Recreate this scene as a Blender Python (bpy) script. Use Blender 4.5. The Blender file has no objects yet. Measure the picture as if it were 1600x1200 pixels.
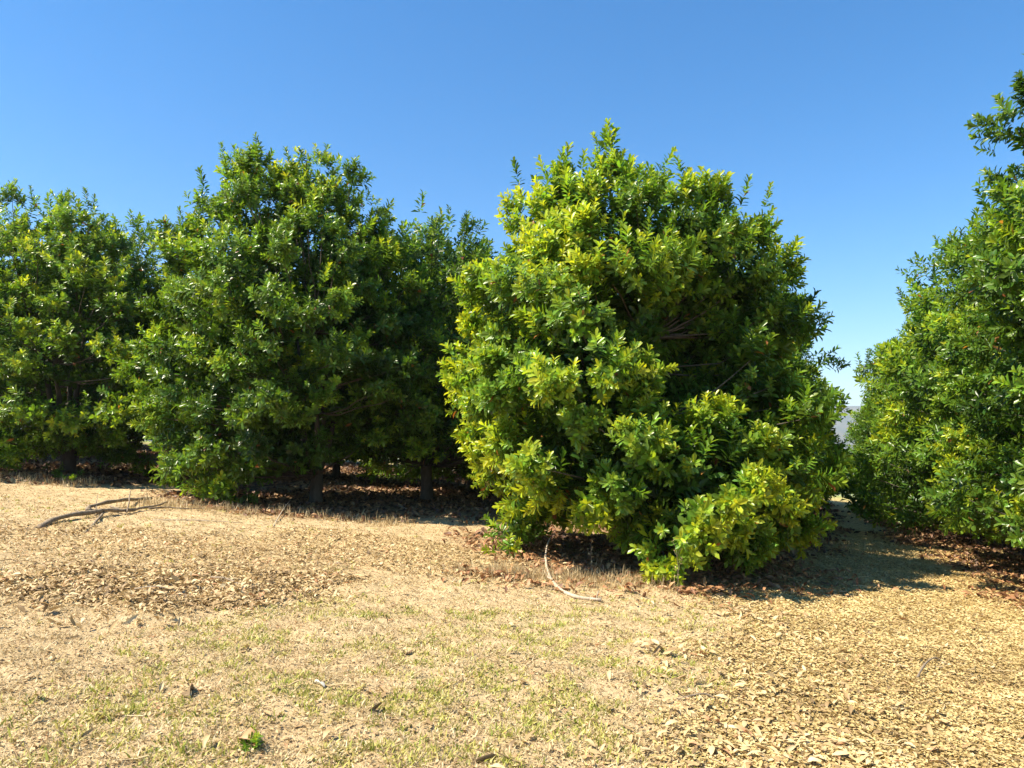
import bpy, math, random
import numpy as np
from mathutils import Vector, Matrix

R = math.radians
scene = bpy.context.scene
COL = scene.collection

# ------------------------------------------------------------------ camera
EYE = 1.6
FPX = 1150.0                       # focal length in pixels of the 1600 wide photograph
PITCH = math.atan(90 / FPX)
cam_d = bpy.data.cameras.new('camera')
cam = bpy.data.objects.new('camera', cam_d)
COL.objects.link(cam)
cam.location = (0, 0, EYE)
cam.rotation_euler = (R(90) + PITCH, 0, 0)
cam_d.sensor_width = 36
cam_d.lens = 36 * FPX / 1600
cam_d.clip_start = 0.05
cam_d.clip_end = 30000
scene.camera = cam

# ------------------------------------------------------------------ light
SUN_EL = R(54)
SUN_AZ = R(-111)                    # measured clockwise from +Y (the view direction): from the left
sun_dir = Vector((math.sin(SUN_AZ) * math.cos(SUN_EL), math.cos(SUN_AZ) * math.cos(SUN_EL), math.sin(SUN_EL)))
sl = bpy.data.lights.new('sun', 'SUN')
sl.energy = 5.0
sl.angle = R(0.5)
sl.color = (1.0, 0.90, 0.74)
sun = bpy.data.objects.new('sun', sl)
COL.objects.link(sun)
sun.rotation_euler = sun_dir.to_track_quat('Z', 'Y').to_euler()
sun.location = (-20, 0, 30)

world = bpy.data.worlds.new('World')
scene.world = world
world.use_nodes = True
wn = world.node_tree
wn.nodes.clear()
sky = wn.nodes.new('ShaderNodeTexSky')
sky.sky_type = 'NISHITA'
sky.sun_disc = False
sky.sun_elevation = SUN_EL
sky.sun_rotation = SUN_AZ
sky.altitude = 300
sky.air_density = 1.0
sky.dust_density = 0.0
sky.ozone_density = 2.6
bg = wn.nodes.new('ShaderNodeBackground')
bg.inputs[1].default_value = 0.091
wo = wn.nodes.new('ShaderNodeOutputWorld')
skh = wn.nodes.new('ShaderNodeHueSaturation')
skh.inputs['Hue'].default_value = .498
skh.inputs['Saturation'].default_value = 1.40
wn.links.new(sky.outputs[0], skh.inputs['Color'])
wn.links.new(skh.outputs[0], bg.inputs[0])
wn.links.new(bg.outputs[0], wo.inputs[0])

scene.view_settings.view_transform = 'Standard'
scene.view_settings.look = 'None'
scene.view_settings.gamma = 1
scene.view_settings.exposure = 1.3
scene.cycles.max_bounces = 7
scene.cycles.diffuse_bounces = 3
scene.cycles.glossy_bounces = 2
scene.cycles.transmission_bounces = 4
scene.cycles.volume_bounces = 0
scene.cycles.use_adaptive_sampling = True

# ------------------------------------------------------------------ noise and terrain
def vnoise(x, y, seed=0):
    x = np.asarray(x, float); y = np.asarray(y, float)
    xi = np.floor(x); yi = np.floor(y)
    fx = x - xi; fy = y - yi
    fx = fx * fx * (3 - 2 * fx); fy = fy * fy * (3 - 2 * fy)
    def h(a, b):
        s = np.sin(a * 127.1 + b * 311.7 + seed * 74.7) * 43758.5453
        return s - np.floor(s)
    return (h(xi, yi) * (1 - fx) + h(xi + 1, yi) * fx) * (1 - fy) + (h(xi, yi + 1) * (1 - fx) + h(xi + 1, yi + 1) * fx) * fy

def fbm(x, y, seed=0, octs=4):
    v = 0; a = .5; t = 0
    for k in range(octs):
        v = v + a * vnoise(x * 2 ** k, y * 2 ** k, seed + k * 13); t += a; a *= .55
    return v / t

def sstep(a, b, x):
    t = np.clip((x - a) / (b - a), 0, 1)
    return t * t * (3 - 2 * t)

def base_z(x, y):
    x = np.asarray(x, float); y = np.asarray(y, float)
    z = -8.0 * np.tanh(x / 100.0)
    d = np.maximum(0, y - 40)
    drop = np.where(d < 25, 0.004 * d * d, 2.5 + 0.2 * (d - 25))
    drop = 60 * np.tanh(drop / 60)
    d2 = np.maximum(0, x - 60); z = z - 40 * np.tanh(d2 / 300)
    d3 = np.maximum(0, np.hypot(x, y) - 60)
    return z - drop + 10 * (fbm(x / 400, y / 400, 5) - .5) * np.tanh(d3 / 400)

def gz(x, y):
    x = np.asarray(x, float); y = np.asarray(y, float)
    near = np.clip(1 - (np.hypot(x, y) - 40) / 40, 0, 1)
    b = .10 * (fbm(x / 2.3, y / 2.3, 1) - .5) + .05 * (fbm(x / .45, y / .45, 2) - .5) + .030 * (vnoise(x / .13, y / .13, 3) - .5)
    return base_z(x, y) + b * near

def gz1(x, y):
    return float(gz(np.array([x]), np.array([y]))[0])

def gp(px, py):
    """world ground point seen at a pixel of the 1600x1200 photograph (used to read off positions)"""
    u = (px - 800) / FPX; v = (600 - py) / FPX
    dy = math.cos(PITCH) - v * math.sin(PITCH); dz = math.sin(PITCH) + v * math.cos(PITCH)
    t = 1.0
    for _ in range(40):
        z = gz1(u * t, dy * t)
        t2 = (z - EYE) / dz if dz < -1e-4 else 60
        t = .5 * t + .5 * min(max(t2, .5), 80)
    return Vector((u * t, dy * t, gz1(u * t, dy * t)))

# ------------------------------------------------------------------ tree positions: (x, y)
ROW = np.array([0.40, 0.917])
TREES = {}

# ------------------------------------------------------------------ materials
def new_mat(name):
    m = bpy.data.materials.new(name); m.use_nodes = True
    nt = m.node_tree; nt.nodes.clear()
    return m, nt, nt.nodes, nt.links

def N(nt, kind, **kw):
    n = nt.nodes.new(kind)
    for k, v in kw.items():
        if k.startswith('i_'):
            n.inputs[k[2:].replace('_', ' ')].default_value = v
        else: setattr(n, k, v)
    return n

def mixc(nt, f, a, b, mode='MIX'):
    n = nt.nodes.new('ShaderNodeMix'); n.data_type = 'RGBA'; n.blend_type = mode
    for s, v in ((0, f), (6, a), (7, b)):
        if isinstance(v, bpy.types.NodeSocket): nt.links.new(v, n.inputs[s])
        elif s == 0: n.inputs[0].default_value = v
        else: n.inputs[s].default_value = (*v, 1)
    return n.outputs[2]

def ramp(nt, fac, stops):
    n = nt.nodes.new('ShaderNodeValToRGB')
    e = n.color_ramp.elements
    while len(e) < len(stops): e.new(.5)
    for el, (p, c) in zip(e, stops):
        el.position = p; el.color = (*c, 1) if len(c) == 3 else c
    if fac is not None: nt.links.new(fac, n.inputs[0])
    return n.outputs[0]

def math_(nt, op, a, b=None, clamp=False):
    n = nt.nodes.new('ShaderNodeMath'); n.operation = op; n.use_clamp = clamp
    for i, v in enumerate((a, b)):
        if v is None: continue
        if isinstance(v, bpy.types.NodeSocket): nt.links.new(v, n.inputs[i])
        else: n.inputs[i].default_value = v
    return n.outputs[0]

def attr(nt, name):
    n = nt.nodes.new('ShaderNodeAttribute'); n.attribute_name = name
    return n.outputs['Fac']

def leaf_material(name, old, mid, young, dead=(.30, .13, .04), trans=.42, rough=.31):
    m, nt, nodes, links = new_mat(name)
    fl = attr(nt, 'flush'); ti = attr(nt, 'tint')
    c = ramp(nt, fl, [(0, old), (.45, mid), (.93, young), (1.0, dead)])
    hsv = nodes.new('ShaderNodeHueSaturation')
    links.new(c, hsv.inputs['Color'])
    links.new(math_(nt, 'ADD', math_(nt, 'MULTIPLY', ti, .05), .475), hsv.inputs['Hue'])
    links.new(math_(nt, 'ADD', math_(nt, 'MULTIPLY', ti, .7), .65), hsv.inputs['Value'])
    p = nodes.new('ShaderNodeBsdfPrincipled')
    links.new(hsv.outputs[0], p.inputs['Base Color'])
    p.inputs['Roughness'].default_value = rough
    p.inputs['IOR'].default_value = 1.40
    tr = nodes.new('ShaderNodeBsdfTranslucent')
    links.new(mixc(nt, 1.0, hsv.outputs[0], (1.7, 1.5, .6), 'MULTIPLY'), tr.inputs[0])
    mx = nodes.new('ShaderNodeMixShader'); mx.inputs[0].default_value = trans
    links.new(p.outputs[0], mx.inputs[1]); links.new(tr.outputs[0], mx.inputs[2])
    o = nodes.new('ShaderNodeOutputMaterial'); links.new(mx.outputs[0], o.inputs[0])
    return m

M_LEAF = leaf_material('leaf_green', (.028, .070, .014), (.165, .285, .030), (.44, .50, .032))

def litter_material(name, stops, rough=.6, trans=.12):
    m, nt, nodes, links = new_mat(name)
    ti = attr(nt, 'tint')
    c = ramp(nt, ti, stops)
    p = nodes.new('ShaderNodeBsdfPrincipled')
    links.new(c, p.inputs['Base Color']); p.inputs['Roughness'].default_value = rough
    tr = nodes.new('ShaderNodeBsdfTranslucent'); links.new(c, tr.inputs[0])
    mx = nodes.new('ShaderNodeMixShader'); mx.inputs[0].default_value = trans
    links.new(p.outputs[0], mx.inputs[1]); links.new(tr.outputs[0], mx.inputs[2])
    o = nodes.new('ShaderNodeOutputMaterial'); links.new(mx.outputs[0], o.inputs[0])
    return m

M_LITTER = litter_material('dry_leaf', [(0, (.17, .11, .05)), (.3, (.33, .215, .092)), (.6, (.50, .36, .17)), (.92, (.62, .49, .27)), (1, (.42, .13, .04))])
M_REDLEAF = litter_material('red_leaf', [(0, (.13, .055, .025)), (.5, (.31, .145, .06)), (1, (.50, .29, .13))])
M_CHIP = litter_material('chopped_leaf', [(0, (.24, .16, .06)), (.3, (.40, .285, .105)), (.65, (.52, .39, .16)), (1, (.63, .50, .25))])
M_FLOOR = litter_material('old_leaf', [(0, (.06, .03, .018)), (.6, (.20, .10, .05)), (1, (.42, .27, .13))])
M_STRAW = litter_material('dry_grass_blade', [(0, (.30, .20, .09)), (.5, (.52, .40, .20)), (1, (.70, .60, .37))], trans=.25)
M_GRASS = litter_material('green_grass_blade', [(0, (.20, .26, .025)), (.45, (.42, .41, .07)), (1, (.62, .53, .18))], trans=.3)

def bark_material(name, c1, c2, scale=9):
    m, nt, nodes, links = new_mat(name)
    tc = nodes.new('ShaderNodeTexCoord')
    mp = nodes.new('ShaderNodeMapping'); mp.inputs['Scale'].default_value = (1, 1, .35)
    links.new(tc.outputs['Object'], mp.inputs[0])
    no = N(nt, 'ShaderNodeTexNoise', i_Scale=scale, i_Detail=8.0, i_Roughness=.65)
    links.new(mp.outputs[0], no.inputs['Vector'])
    c = ramp(nt, no.outputs['Fac'], [(.3, c1), (.7, c2)])
    p = nodes.new('ShaderNodeBsdfPrincipled'); p.inputs['Roughness'].default_value = .85
    links.new(c, p.inputs['Base Color'])
    b = nodes.new('ShaderNodeBump'); b.inputs['Strength'].default_value = .6; b.inputs['Distance'].default_value = .02
    links.new(no.outputs['Fac'], b.inputs['Height']); links.new(b.outputs[0], p.inputs['Normal'])
    o = nodes.new('ShaderNodeOutputMaterial'); links.new(p.outputs[0], o.inputs[0])
    return m

M_BARK = bark_material('tree_bark', (.035, .028, .018), (.13, .105, .075))
M_DEADWOOD = bark_material('weathered_wood', (.10, .075, .05), (.34, .26, .17), 26)
M_PALEWOOD = bark_material('bleached_wood', (.26, .20, .13), (.56, .47, .34), 26)

# ------------------------------------------------------------------ mesh helpers
def link(name, me, mat, parent=None):
    o = bpy.data.objects.new(name, me)
    COL.objects.link(o)
    if mat and not me.materials: me.materials.append(mat)
    if parent: o.parent = parent
    return o

def tag(o, label=None, cat=None, group=None, kind=None):
    if label: o['label'] = label
    if cat: o['category'] = cat
    if group: o['group'] = group
    if kind: o['kind'] = kind
    return o

def mesh_np(name, V, loops, starts, attrs=None, smooth=False):
    me = bpy.data.meshes.new(name)
    me.vertices.add(len(V)); me.vertices.foreach_set('co', np.ascontiguousarray(V, np.float32).ravel())
    me.loops.add(len(loops)); me.loops.foreach_set('vertex_index', loops.astype(np.int32))
    me.polygons.add(len(starts)); me.polygons.foreach_set('loop_start', starts.astype(np.int32))
    if smooth: me.polygons.foreach_set('use_smooth', np.ones(len(starts), bool))
    me.update(calc_edges=True)
    for k, (dom, arr) in (attrs or {}).items():
        a = me.attributes.new(k, 'FLOAT', dom)
        a.data.foreach_set('value', np.ascontiguousarray(arr, np.float32))
    return me

class Tri:
    """collects triangle soup arrays, each with its own per-face attributes"""
    def __init__(s): s.V = []; s.F = []; s.A = []; s.n = 0
    def add(s, V, F, A):
        s.V.append(V); s.F.append(F + s.n); s.A.append(A); s.n += len(V)
    def mesh(s, name, names=('flush', 'tint'), smooth=False):
        V = np.concatenate(s.V); F = np.concatenate(s.F); A = np.concatenate(s.A)
        return mesh_np(name, V, F.ravel(), np.arange(len(F)) * 3, {n: ('FACE', A[:, i]) for i, n in enumerate(names)}, smooth)

def unit(v):
    return v / (np.linalg.norm(v, axis=-1, keepdims=True) + 1e-9)

def frames(d, rng, roll=None):
    """rotation matrices (n,3,3) taking local z to d with a random roll"""
    d = unit(d)
    a = unit(rng.normal(size=d.shape))
    x = unit(np.cross(a, d)); y = np.cross(d, x)
    return np.stack([x, y, d], axis=2)

# leaf: along +x from the stem, width in y, up z. returns verts, tris
def leaf_shape(L, W, fold=.25, droop=.15, lod=0, up=0.0):
    if lod == 0:
        st = [(.38, .38), (.78, .5)]
        V = [(0, 0, 0)]
        for t, w in st:
            zz = up * t - droop * t * t
            V += [(L * t, -W * w, L * zz + W * fold), (L * t, 0, L * zz), (L * t, W * w, L * zz + W * fold)]
        V.append((L, 0, L * (up - droop)))
        F = [(0, 1, 2), (0, 2, 3), (1, 4, 5), (1, 5, 2), (2, 5, 6), (2, 6, 3), (4, 7, 5), (5, 7, 6)]
    else:
        V = [(0, 0, 0), (L * .6, -W * .52, L * (up * .6 - droop * .3) + W * fold), (L, 0, L * (up - droop)), (L * .6, W * .52, L * (up * .6 - droop * .3) + W * fold)]
        F = [(0, 1, 2), (0, 2, 3)]
    return np.array(V, float), np.array(F, int)

def shoot_template(rng, nwh=5, L=.26, lod=0, big=1.0):
    """a leafy shoot along +z with whorls of leaves. returns V, F, leafid-level random"""
    Vs, Fs, As = [], [], []; n = 0
    for k in range(nwh):
        t = (k + .35) / nwh
        ang0 = rng.uniform(0, 6.28)
        nl = 4 if rng.random() < .7 else 3
        if lod: nl = 3
        elev = R(20 + 52 * t ** 1.2 + rng.uniform(-9, 9))
        for j in range(nl):
            ll = (.170 - .045 * t) * rng.uniform(.65, 1.15) * big
            w = ll * rng.uniform(.31, .40)
            V, F = leaf_shape(ll, w, rng.uniform(.1, .3), rng.uniform(.05, .35), lod)
            e = elev + R(rng.uniform(-14, 14)); a = ang0 + j * 2 * math.pi / nl + rng.uniform(-.3, .3)
            tw = rng.uniform(-.5, .5)
            Rx = np.array([[1, 0, 0], [0, math.cos(tw), -math.sin(tw)], [0, math.sin(tw), math.cos(tw)]])
            Ry = np.array([[math.cos(e), 0, -math.sin(e)], [0, 1, 0], [math.sin(e), 0, math.cos(e)]])
            Rz = np.array([[math.cos(a), -math.sin(a), 0], [math.sin(a), math.cos(a), 0], [0, 0, 1]])
            V = V @ (Rz @ Ry @ Rx).T + np.array([0, 0, L * t])
            Vs.append(V); Fs.append(F + n); n += len(V)
            As.append(np.full((len(F), 2), 0) + np.array([t, rng.random()]))
    return np.concatenate(Vs), np.concatenate(Fs), np.concatenate(As)

trng = np.random.default_rng(11)
TEMPL = {0: [shoot_template(trng, 5, .27) for _ in range(12)],
         1: [shoot_template(trng, 4, .27, 1, 1.12) for _ in range(10)],
         2: [shoot_template(trng, 9, .52, 0, 1.1) for _ in range(6)],
         3: [shoot_template(trng, 8, .52, 1, 1.2) for _ in range(4)]}

def place_shoots(tri, rng, P, D, S, flush, kind):
    T = TEMPL[kind]
    which = rng.integers(0, len(T), len(P))
    Rm = frames(D, rng)
    for i, (V, F, A) in enumerate(T):
        sel = np.nonzero(which == i)[0]
        if not len(sel): continue
        n = len(sel); nv = len(V)
        W = np.einsum('nij,vj->nvi', Rm[sel], V) * S[sel, None, None] + P[sel, None, :]
        FF = (F[None] + (np.arange(n) * nv)[:, None, None]).reshape(-1, 3)
        fl = np.clip(flush[sel, None] * (.35 + .75 * A[None, :, 0]) + rng.normal(0, .03, (n, 1)), 0, .9)
        ti = np.clip(A[None, :, 1] * .75 + rng.random((n, 1)) * .25, 0, 1)
        dead = (((np.abs(A[None, :, 1] * 7919 + sel[:, None] * .618) % 1) < .008) & (A[None, :, 0] < .5))
        fl = np.where(dead, 1.0, fl)
        tri.add(W.reshape(-1, 3), FF, np.stack([fl.ravel(), (ti * np.ones_like(fl)).ravel()], 1))

# tubes
class Tubes:
    def __init__(s): s.V = []; s.L = []; s.S = []; s.nv = 0; s.nl = 0
    def add(s, pts, rad, sides=6, cap=True):
        pts = np.array(pts, float); n = len(pts)
        tang = unit(np.gradient(pts, axis=0))
        ref = np.array([0, 0, 1.0]) if abs(tang[0, 2]) < .9 else np.array([1.0, 0, 0])
        rings = []
        for i in range(n):
            x = unit(np.cross(ref, tang[i])); y = np.cross(tang[i], x); ref = np.cross(x, tang[i]) * -1 if False else y * 0 + ref
            a = np.arange(sides) * 2 * math.pi / sides
            rings.append(pts[i] + rad[i] * (np.cos(a)[:, None] * x + np.sin(a)[:, None] * y))
        V = np.concatenate(rings)
        q = []
        for i in range(n - 1):
            for k in range(sides):
                k2 = (k + 1) % sides
                q.append((i * sides + k, i * sides + k2, (i + 1) * sides + k2, (i + 1) * sides + k))
        for f in q:
            s.S.append(s.nl); s.L += [v + s.nv for v in f]; s.nl += 4
        if cap:
            for base, rev in ((0, True), ((n - 1) * sides, False)):
                idx = [base + k + s.nv for k in range(sides)]
                if rev: idx = idx[::-1]
                s.S.append(s.nl); s.L += idx; s.nl += sides
        s.V.append(V); s.nv += len(V)
    def mesh(s, name, smooth=True):
        return mesh_np(name, np.concatenate(s.V), np.array(s.L), np.array(s.S), None, smooth)

def curve(p0, p1, bend, n, rng, jit=0.0):
    t = np.linspace(0, 1, n)[:, None]
    c = (np.array(p0) + np.array(p1)) / 2 + np.array(bend)
    P = (1 - t) ** 2 * np.array(p0) + 2 * t * (1 - t) * c + t * t * np.array(p1)
    if jit: P[1:-1] += rng.normal(0, jit, (n - 2, 3))
    return P

# ------------------------------------------------------------------ tree builder
def random_lobes(seed, H, Rr, low=.5, dense=9):
    r = random.Random(seed); L = []
    L.append((0, 0, H * .45, Rr * .78, Rr * .78, H * .33))
    L.append((r.uniform(-.2, .2), r.uniform(-.2, .2), H * .70, Rr * .55, Rr * .55, H * .23))
    for k in range(dense):
        a = k * 6.283 / dense + r.uniform(-.3, .3)
        s = Rr * r.uniform(.36, .46)
        rr = Rr - s * .95
        zc = max(low + s * .8, H * r.uniform(.17, .30))
        L.append((rr * math.cos(a), rr * math.sin(a), zc, s, s, s * r.uniform(.85, 1.15)))
        a += r.uniform(.2, .5); s = Rr * r.uniform(.30, .42); rr = Rr * .92 - s
        L.append((rr * math.cos(a), rr * math.sin(a), H * r.uniform(.40, .58), s, s, s * r.uniform(.9, 1.2)))
    for k in range(5):
        a = k * 1.256 + r.uniform(-.4, .4); s = Rr * r.uniform(.22, .33); rr = Rr * .42
        L.append((rr * math.cos(a), rr * math.sin(a), H * r.uniform(.72, .84), s, s, s * 1.3))
    L.append((r.uniform(-.3, .3), r.uniform(-.3, .3), H - .75, .5, .5, .7))
    return L

def hedge_lobes(seed):
    r = random.Random(seed); L = [(0, 0, 2.8, 2.0, 2.0, 2.0), (0, 0, 5.0, 1.7, 1.7, 1.8)]
    for z, rad, n in ((1.35, 2.75, 9), (2.6, 2.7, 8), (3.9, 2.6, 8), (5.2, 2.15, 7), (6.3, 1.7, 6), (7.1, .9, 4)):
        a0 = r.uniform(0, 6.28)
        for k in range(n):
            a = a0 + k * 6.283 / n + r.uniform(-.25, .25); s_ = r.uniform(.6, .95); rr = (rad - s_) * r.uniform(.9, 1.08)
            L.append((rr * math.cos(a), rr * math.sin(a), z + .15 + r.uniform(-.2, .3), s_, s_, s_ * r.uniform(.85, 1.15)))
    return L

def build_tree_meshes(name, seed, lobes, H, nclump=170, per=20, lod=0, flush=.45, fork=.9, tr=.15, leaders=22, rc=.42, fill=500, scale=1.0, zmin=.12, sunlit_fn=None, hollows=(), peaks=()):
    def keep(p):
        k_ = np.ones(len(p), bool)
        for hc, hr in hollows: k_ &= np.sum(((p - np.array(hc)) / np.array(hr)) ** 2, axis=1) > 1
        return k_
    rng = np.random.default_rng(seed)
    Lb = np.array(lobes, float); C = Lb[:, :3]; Rd = Lb[:, 3:6]
    w = (Rd[:, 0] * Rd[:, 1] + Rd[:, 0] * Rd[:, 2] + Rd[:, 1] * Rd[:, 2]); w /= w.sum()
    cand, nrm = [], []
    tries = 0
    spacing = rc * 1.42
    while len(cand) < nclump and tries < 40:
        tries += 1
        k = rng.choice(len(Lb), 400, p=w)
        u = unit(rng.normal(size=(400, 3)))
        p = C[k] + Rd[k] * u * rng.uniform(.78, .97, (400, 1))
        nn = unit(u / Rd[k])
        for i in range(400):
            q = p[i]
            if q[2] < zmin + .12: continue
            dd = (np.sum(((q - C) / Rd) ** 2, axis=1)); dd[k[i]] = 9
            if dd.min() < .55: continue
            q = q + nn[i] * min(.45, rng.exponential(.13))
            if cand and np.min(np.sum((np.array(cand) - q) ** 2, axis=1)) < spacing ** 2: continue
            cand.append(q); nrm.append(nn[i])
            if len(cand) >= nclump: break
        if tries % 8 == 0: spacing *= .85
    cand = np.array(cand); nrm = np.array(nrm)
    kk = keep(cand); cand = cand[kk]; nrm = nrm[kk]
    tri = Tri()
    # clumps
    nc = len(cand)
    out = unit(cand - np.array([0, 0, H * .45]))
    cf = np.clip(rng.normal(flush, .22, nc), .03, .95)          # the clump's flush of new growth
    pn = vnoise((cand[:, 0] + cand[:, 2] * .8) / 1.1, (cand[:, 1] - cand[:, 2] * .6) / 1.1, seed)
    cf = np.clip(cf * .6 + .4 * flush + .55 * (pn - .5), .03, .95)
    if sunlit_fn is not None: cf = sunlit_fn(cand, cf)  # optional sunlight painted into the clump tint by position
    rcs = rc * rng.uniform(.6, 1.4, nc)
    idx = np.repeat(np.arange(nc), per)
    n = len(idx)
    u = unit(rng.normal(size=(n, 3)) + nrm[idx] * .9)
    P = cand[idx] + u * (rcs[idx, None] * rng.uniform(.45, 1.0, (n, 1))) * np.array([1, 1, .8])
    D = unit(.9 * u + .5 * nrm[idx] + .25 * out[idx] + rng.normal(0, .25, (n, 3)) + np.array([0, 0, .55]))
    fl = np.clip(cf[idx] * rng.uniform(.65, 1.25, n), 0, .95)
    ok = (P[:, 2] > zmin) & keep(P)
    S = rng.uniform(.65, 1.2, n) * scale
    P = P - D * .12
    place_shoots(tri, rng, P[ok], D[ok], S[ok], fl[ok], lod)
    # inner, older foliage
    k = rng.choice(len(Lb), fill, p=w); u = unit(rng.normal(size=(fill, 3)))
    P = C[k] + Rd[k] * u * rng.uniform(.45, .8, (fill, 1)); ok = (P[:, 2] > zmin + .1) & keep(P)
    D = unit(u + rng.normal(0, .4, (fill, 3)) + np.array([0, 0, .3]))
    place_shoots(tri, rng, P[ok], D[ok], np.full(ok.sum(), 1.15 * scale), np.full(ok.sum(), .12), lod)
    # leaders: long upright shoots along the top
    top = np.argsort(-(cand[:, 2] + nrm[:, 2] * .8))[:max(6, leaders)]
    ld = rng.choice(top, leaders)
    Pl = cand[ld] + rng.normal(0, .22, (leaders, 3)) * np.array([1, 1, .3]) + np.array([0, 0, 1]) * rng.uniform(0, .42, (leaders, 1))
    Dl = unit(np.array([0, 0, 1.0]) + nrm[ld] * .35 + rng.normal(0, .22, (leaders, 3)))
    place_shoots(tri, rng, Pl, Dl, rng.uniform(.7, 1.1, leaders) * scale, np.clip(rng.normal(flush, .2, leaders), .1, .9), 3 if lod else 2)
    for pk in peaks:
        npk = 26; dz = rng.uniform(.35, 1.25, npk)
        Pp = np.array(pk) + np.stack([rng.normal(0, .16, npk) * (.4 + dz), rng.normal(0, .16, npk) * (.4 + dz), -dz], 1)
        place_shoots(tri, rng, Pp, unit(rng.normal(0, .28, (npk, 3)) + np.array([0, 0, 1])), rng.uniform(.6, 1.0, npk) * scale, np.clip(rng.normal(flush, .15, npk), .1, .9), 3 if lod else 2)
    # side sprays sticking out
    ns = leaders
    si = rng.choice(nc, ns)
    Ds = unit(nrm[si] + rng.normal(0, .3, (ns, 3)) + np.array([0, 0, .45]))
    place_shoots(tri, rng, cand[si] + Ds * .15, Ds, rng.uniform(.55, .95, ns) * scale, np.clip(cf[si] * 1.2, 0, .95), 3 if lod else 2)
    # wood: trunk, its limbs, and the finer branches that carry the clumps
    tb = Tubes()
    f = np.array([rng.normal(0, .04), rng.normal(0, .04), fork])
    tb.add([(0, 0, -.12), (0, 0, .04), f * np.array([.4, .4, .35]), f * np.array([1, 1, .75]), f], np.array([1.4, 1.15, 1.0, .95, .92]) * tr, 12)
    trunk = tb.mesh(name + '_trunk')
    hubs = [(f, tr * .8)]; limbs = []
    nl = 6
    for i in range(nl):
        a = i * 6.283 / nl + rng.uniform(-.4, .4); rr = rng.uniform(.7, 1.5) if i else .15
        e = np.array([rr * math.cos(a), rr * math.sin(a), fork + H * rng.uniform(.22, .42) + (H * .15 if i == 0 else 0)])
        pts = curve(f - np.array([0, 0, .15]), e, (.12 * math.cos(a), .12 * math.sin(a), -.15), 7, rng, .025)
        rad = np.linspace(tr * .55, tr * .2, 7)
        tl = Tubes(); tl.add(pts, rad, 8); limbs.append(tl.mesh(name + '_limb'))
        for q, r_ in list(zip(pts, rad))[3:]: hubs.append((q, r_))
    HP = np.array([h[0] for h in hubs]); tb = Tubes(); BP = []; BD = []
    for c in cand:
        d = np.linalg.norm(HP - c, axis=1) + np.where(HP[:, 2] > c[2], 1.2, 0)
        j = int(np.argmin(d))
        L = np.linalg.norm(c - HP[j])
        pts = curve(HP[j], c, (0, 0, -.10 * L), 5, rng, .04)
        r0 = min(hubs[j][1] * .75, .007 + .008 * L)
        tb.add(pts, np.linspace(r0, .006, 5), 5, cap=False)
        for k in range(int(1 + 3.2 * L)):
            q = pts[2] + (pts[4] - pts[2]) * rng.random() if k % 2 else pts[1] + (pts[3] - pts[1]) * rng.random()
            BP.append(q); BD.append(rng.normal(0, .7, 3) + np.array([0, 0, .7]))
    BP = np.array(BP); BD = unit(np.array(BD)); ok = (BP[:, 2] > zmin + .25) & keep(BP)
    place_shoots(tri, rng, BP[ok], BD[ok], rng.uniform(.7, 1.15, ok.sum()) * scale, np.clip(rng.normal(.2, .1, ok.sum()), .03, .5), lod)
    crown = tri.mesh(name + '_crown')
    return crown, trunk, limbs, tb.mesh(name + '_branches')

def tree(meshes, x, y, label, group=None, rot=0.0, sc=1.0):
    e = bpy.data.objects.new('orchard_tree', None); COL.objects.link(e)
    e.location = (x, y, gz1(x, y)); e.rotation_euler = (0, 0, rot); e.scale = (sc, sc, sc)
    e.empty_display_size = .3
    tag(e, label, 'tree', group)
    link('crown', meshes[0], M_LEAF, e); tk = link('trunk', meshes[1], M_BARK, e)
    for lm in meshes[2]: link('limb', lm, M_BARK, tk)
    link('branches', meshes[3], M_BARK, tk)
    return e

G_ROW = 'orchard trees planted in rows'

# big front tree. local x right, y away, z up
lobM = [(0.15, 1.6, 3.0, 2.1, 1.6, 2.2), (-.35, .1, 4.7, 1.4, 1.4, 1.6), (.9, .2, 5.0, .85, 1.0, 1.05), (-1.2, .1, 5.1, .75, .8, .9),
        (-.65, .2, 5.85, .45, .5, .7), (1.15, .2, 5.7, .3, .4, .65), (-1.25, .2, 5.95, .3, .35, .6), (-1.7, -.3, 4.0, .95, 1.2, 1.0), (-.6, -1.1, 4.0, .95, .9, 1.0),
        (-1.95, -.5, 2.6, 1.05, 1.4, 1.1), (-1.2, -1.5, 2.8, 1.0, 1.0, 1.0), (-1.3, -1.5, 1.75, 1.0, .9, .75), (-2.2, .2, 1.9, .75, 1.0, .75),
        (-.3, -2.0, 1.5, .8, .8, .75), (0.0, -2.2, .85, .42, .4, .55), (.8, -1.9, 1.4, .8, .8, .75), (.9, -1.8, .95, .7, .6, .45), (1.6, -1.2, 1.4, .85, 1.1, .85), (2.05, 0, 1.5, .7, 1.1, 1.0),
        (1.95, -.5, 2.4, .8, .9, .75), (2.05, .8, 2.3, .75, 1.1, .9), (1.85, .9, 3.9, .85, 1.0, .95), (2.2, .9, 4.3, .45, .6, .4), (-2.1, .8, 3.0, .8, 1, 1)]
lobM = [(x * (.83 if x > 1.5 and z < 3 else .90) - .04, y, z - (.35 if z > 5.3 else (.2 if z > 4.8 else 0)), a * .92, b * .95, c) for x, y, z, a, b, c in lobM] + [(2.1, .6, 3.95, .75, .9, .75), (-2.1, 0, 4.2, .6, .8, .65), (1.6, .2, 5.0, .55, .7, .6), (.6, 1.0, 3.6, .9, .7, 1.1)]
def sunlit_flM(c, f):
    return np.clip(f + .24 * sstep(.5, -1.5, c[:, 0]) + .25 * (c[:, 2] < 1.9), .05, .95)  # painted sunlight: yellower leaves on the sunward left and the low skirt
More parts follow.
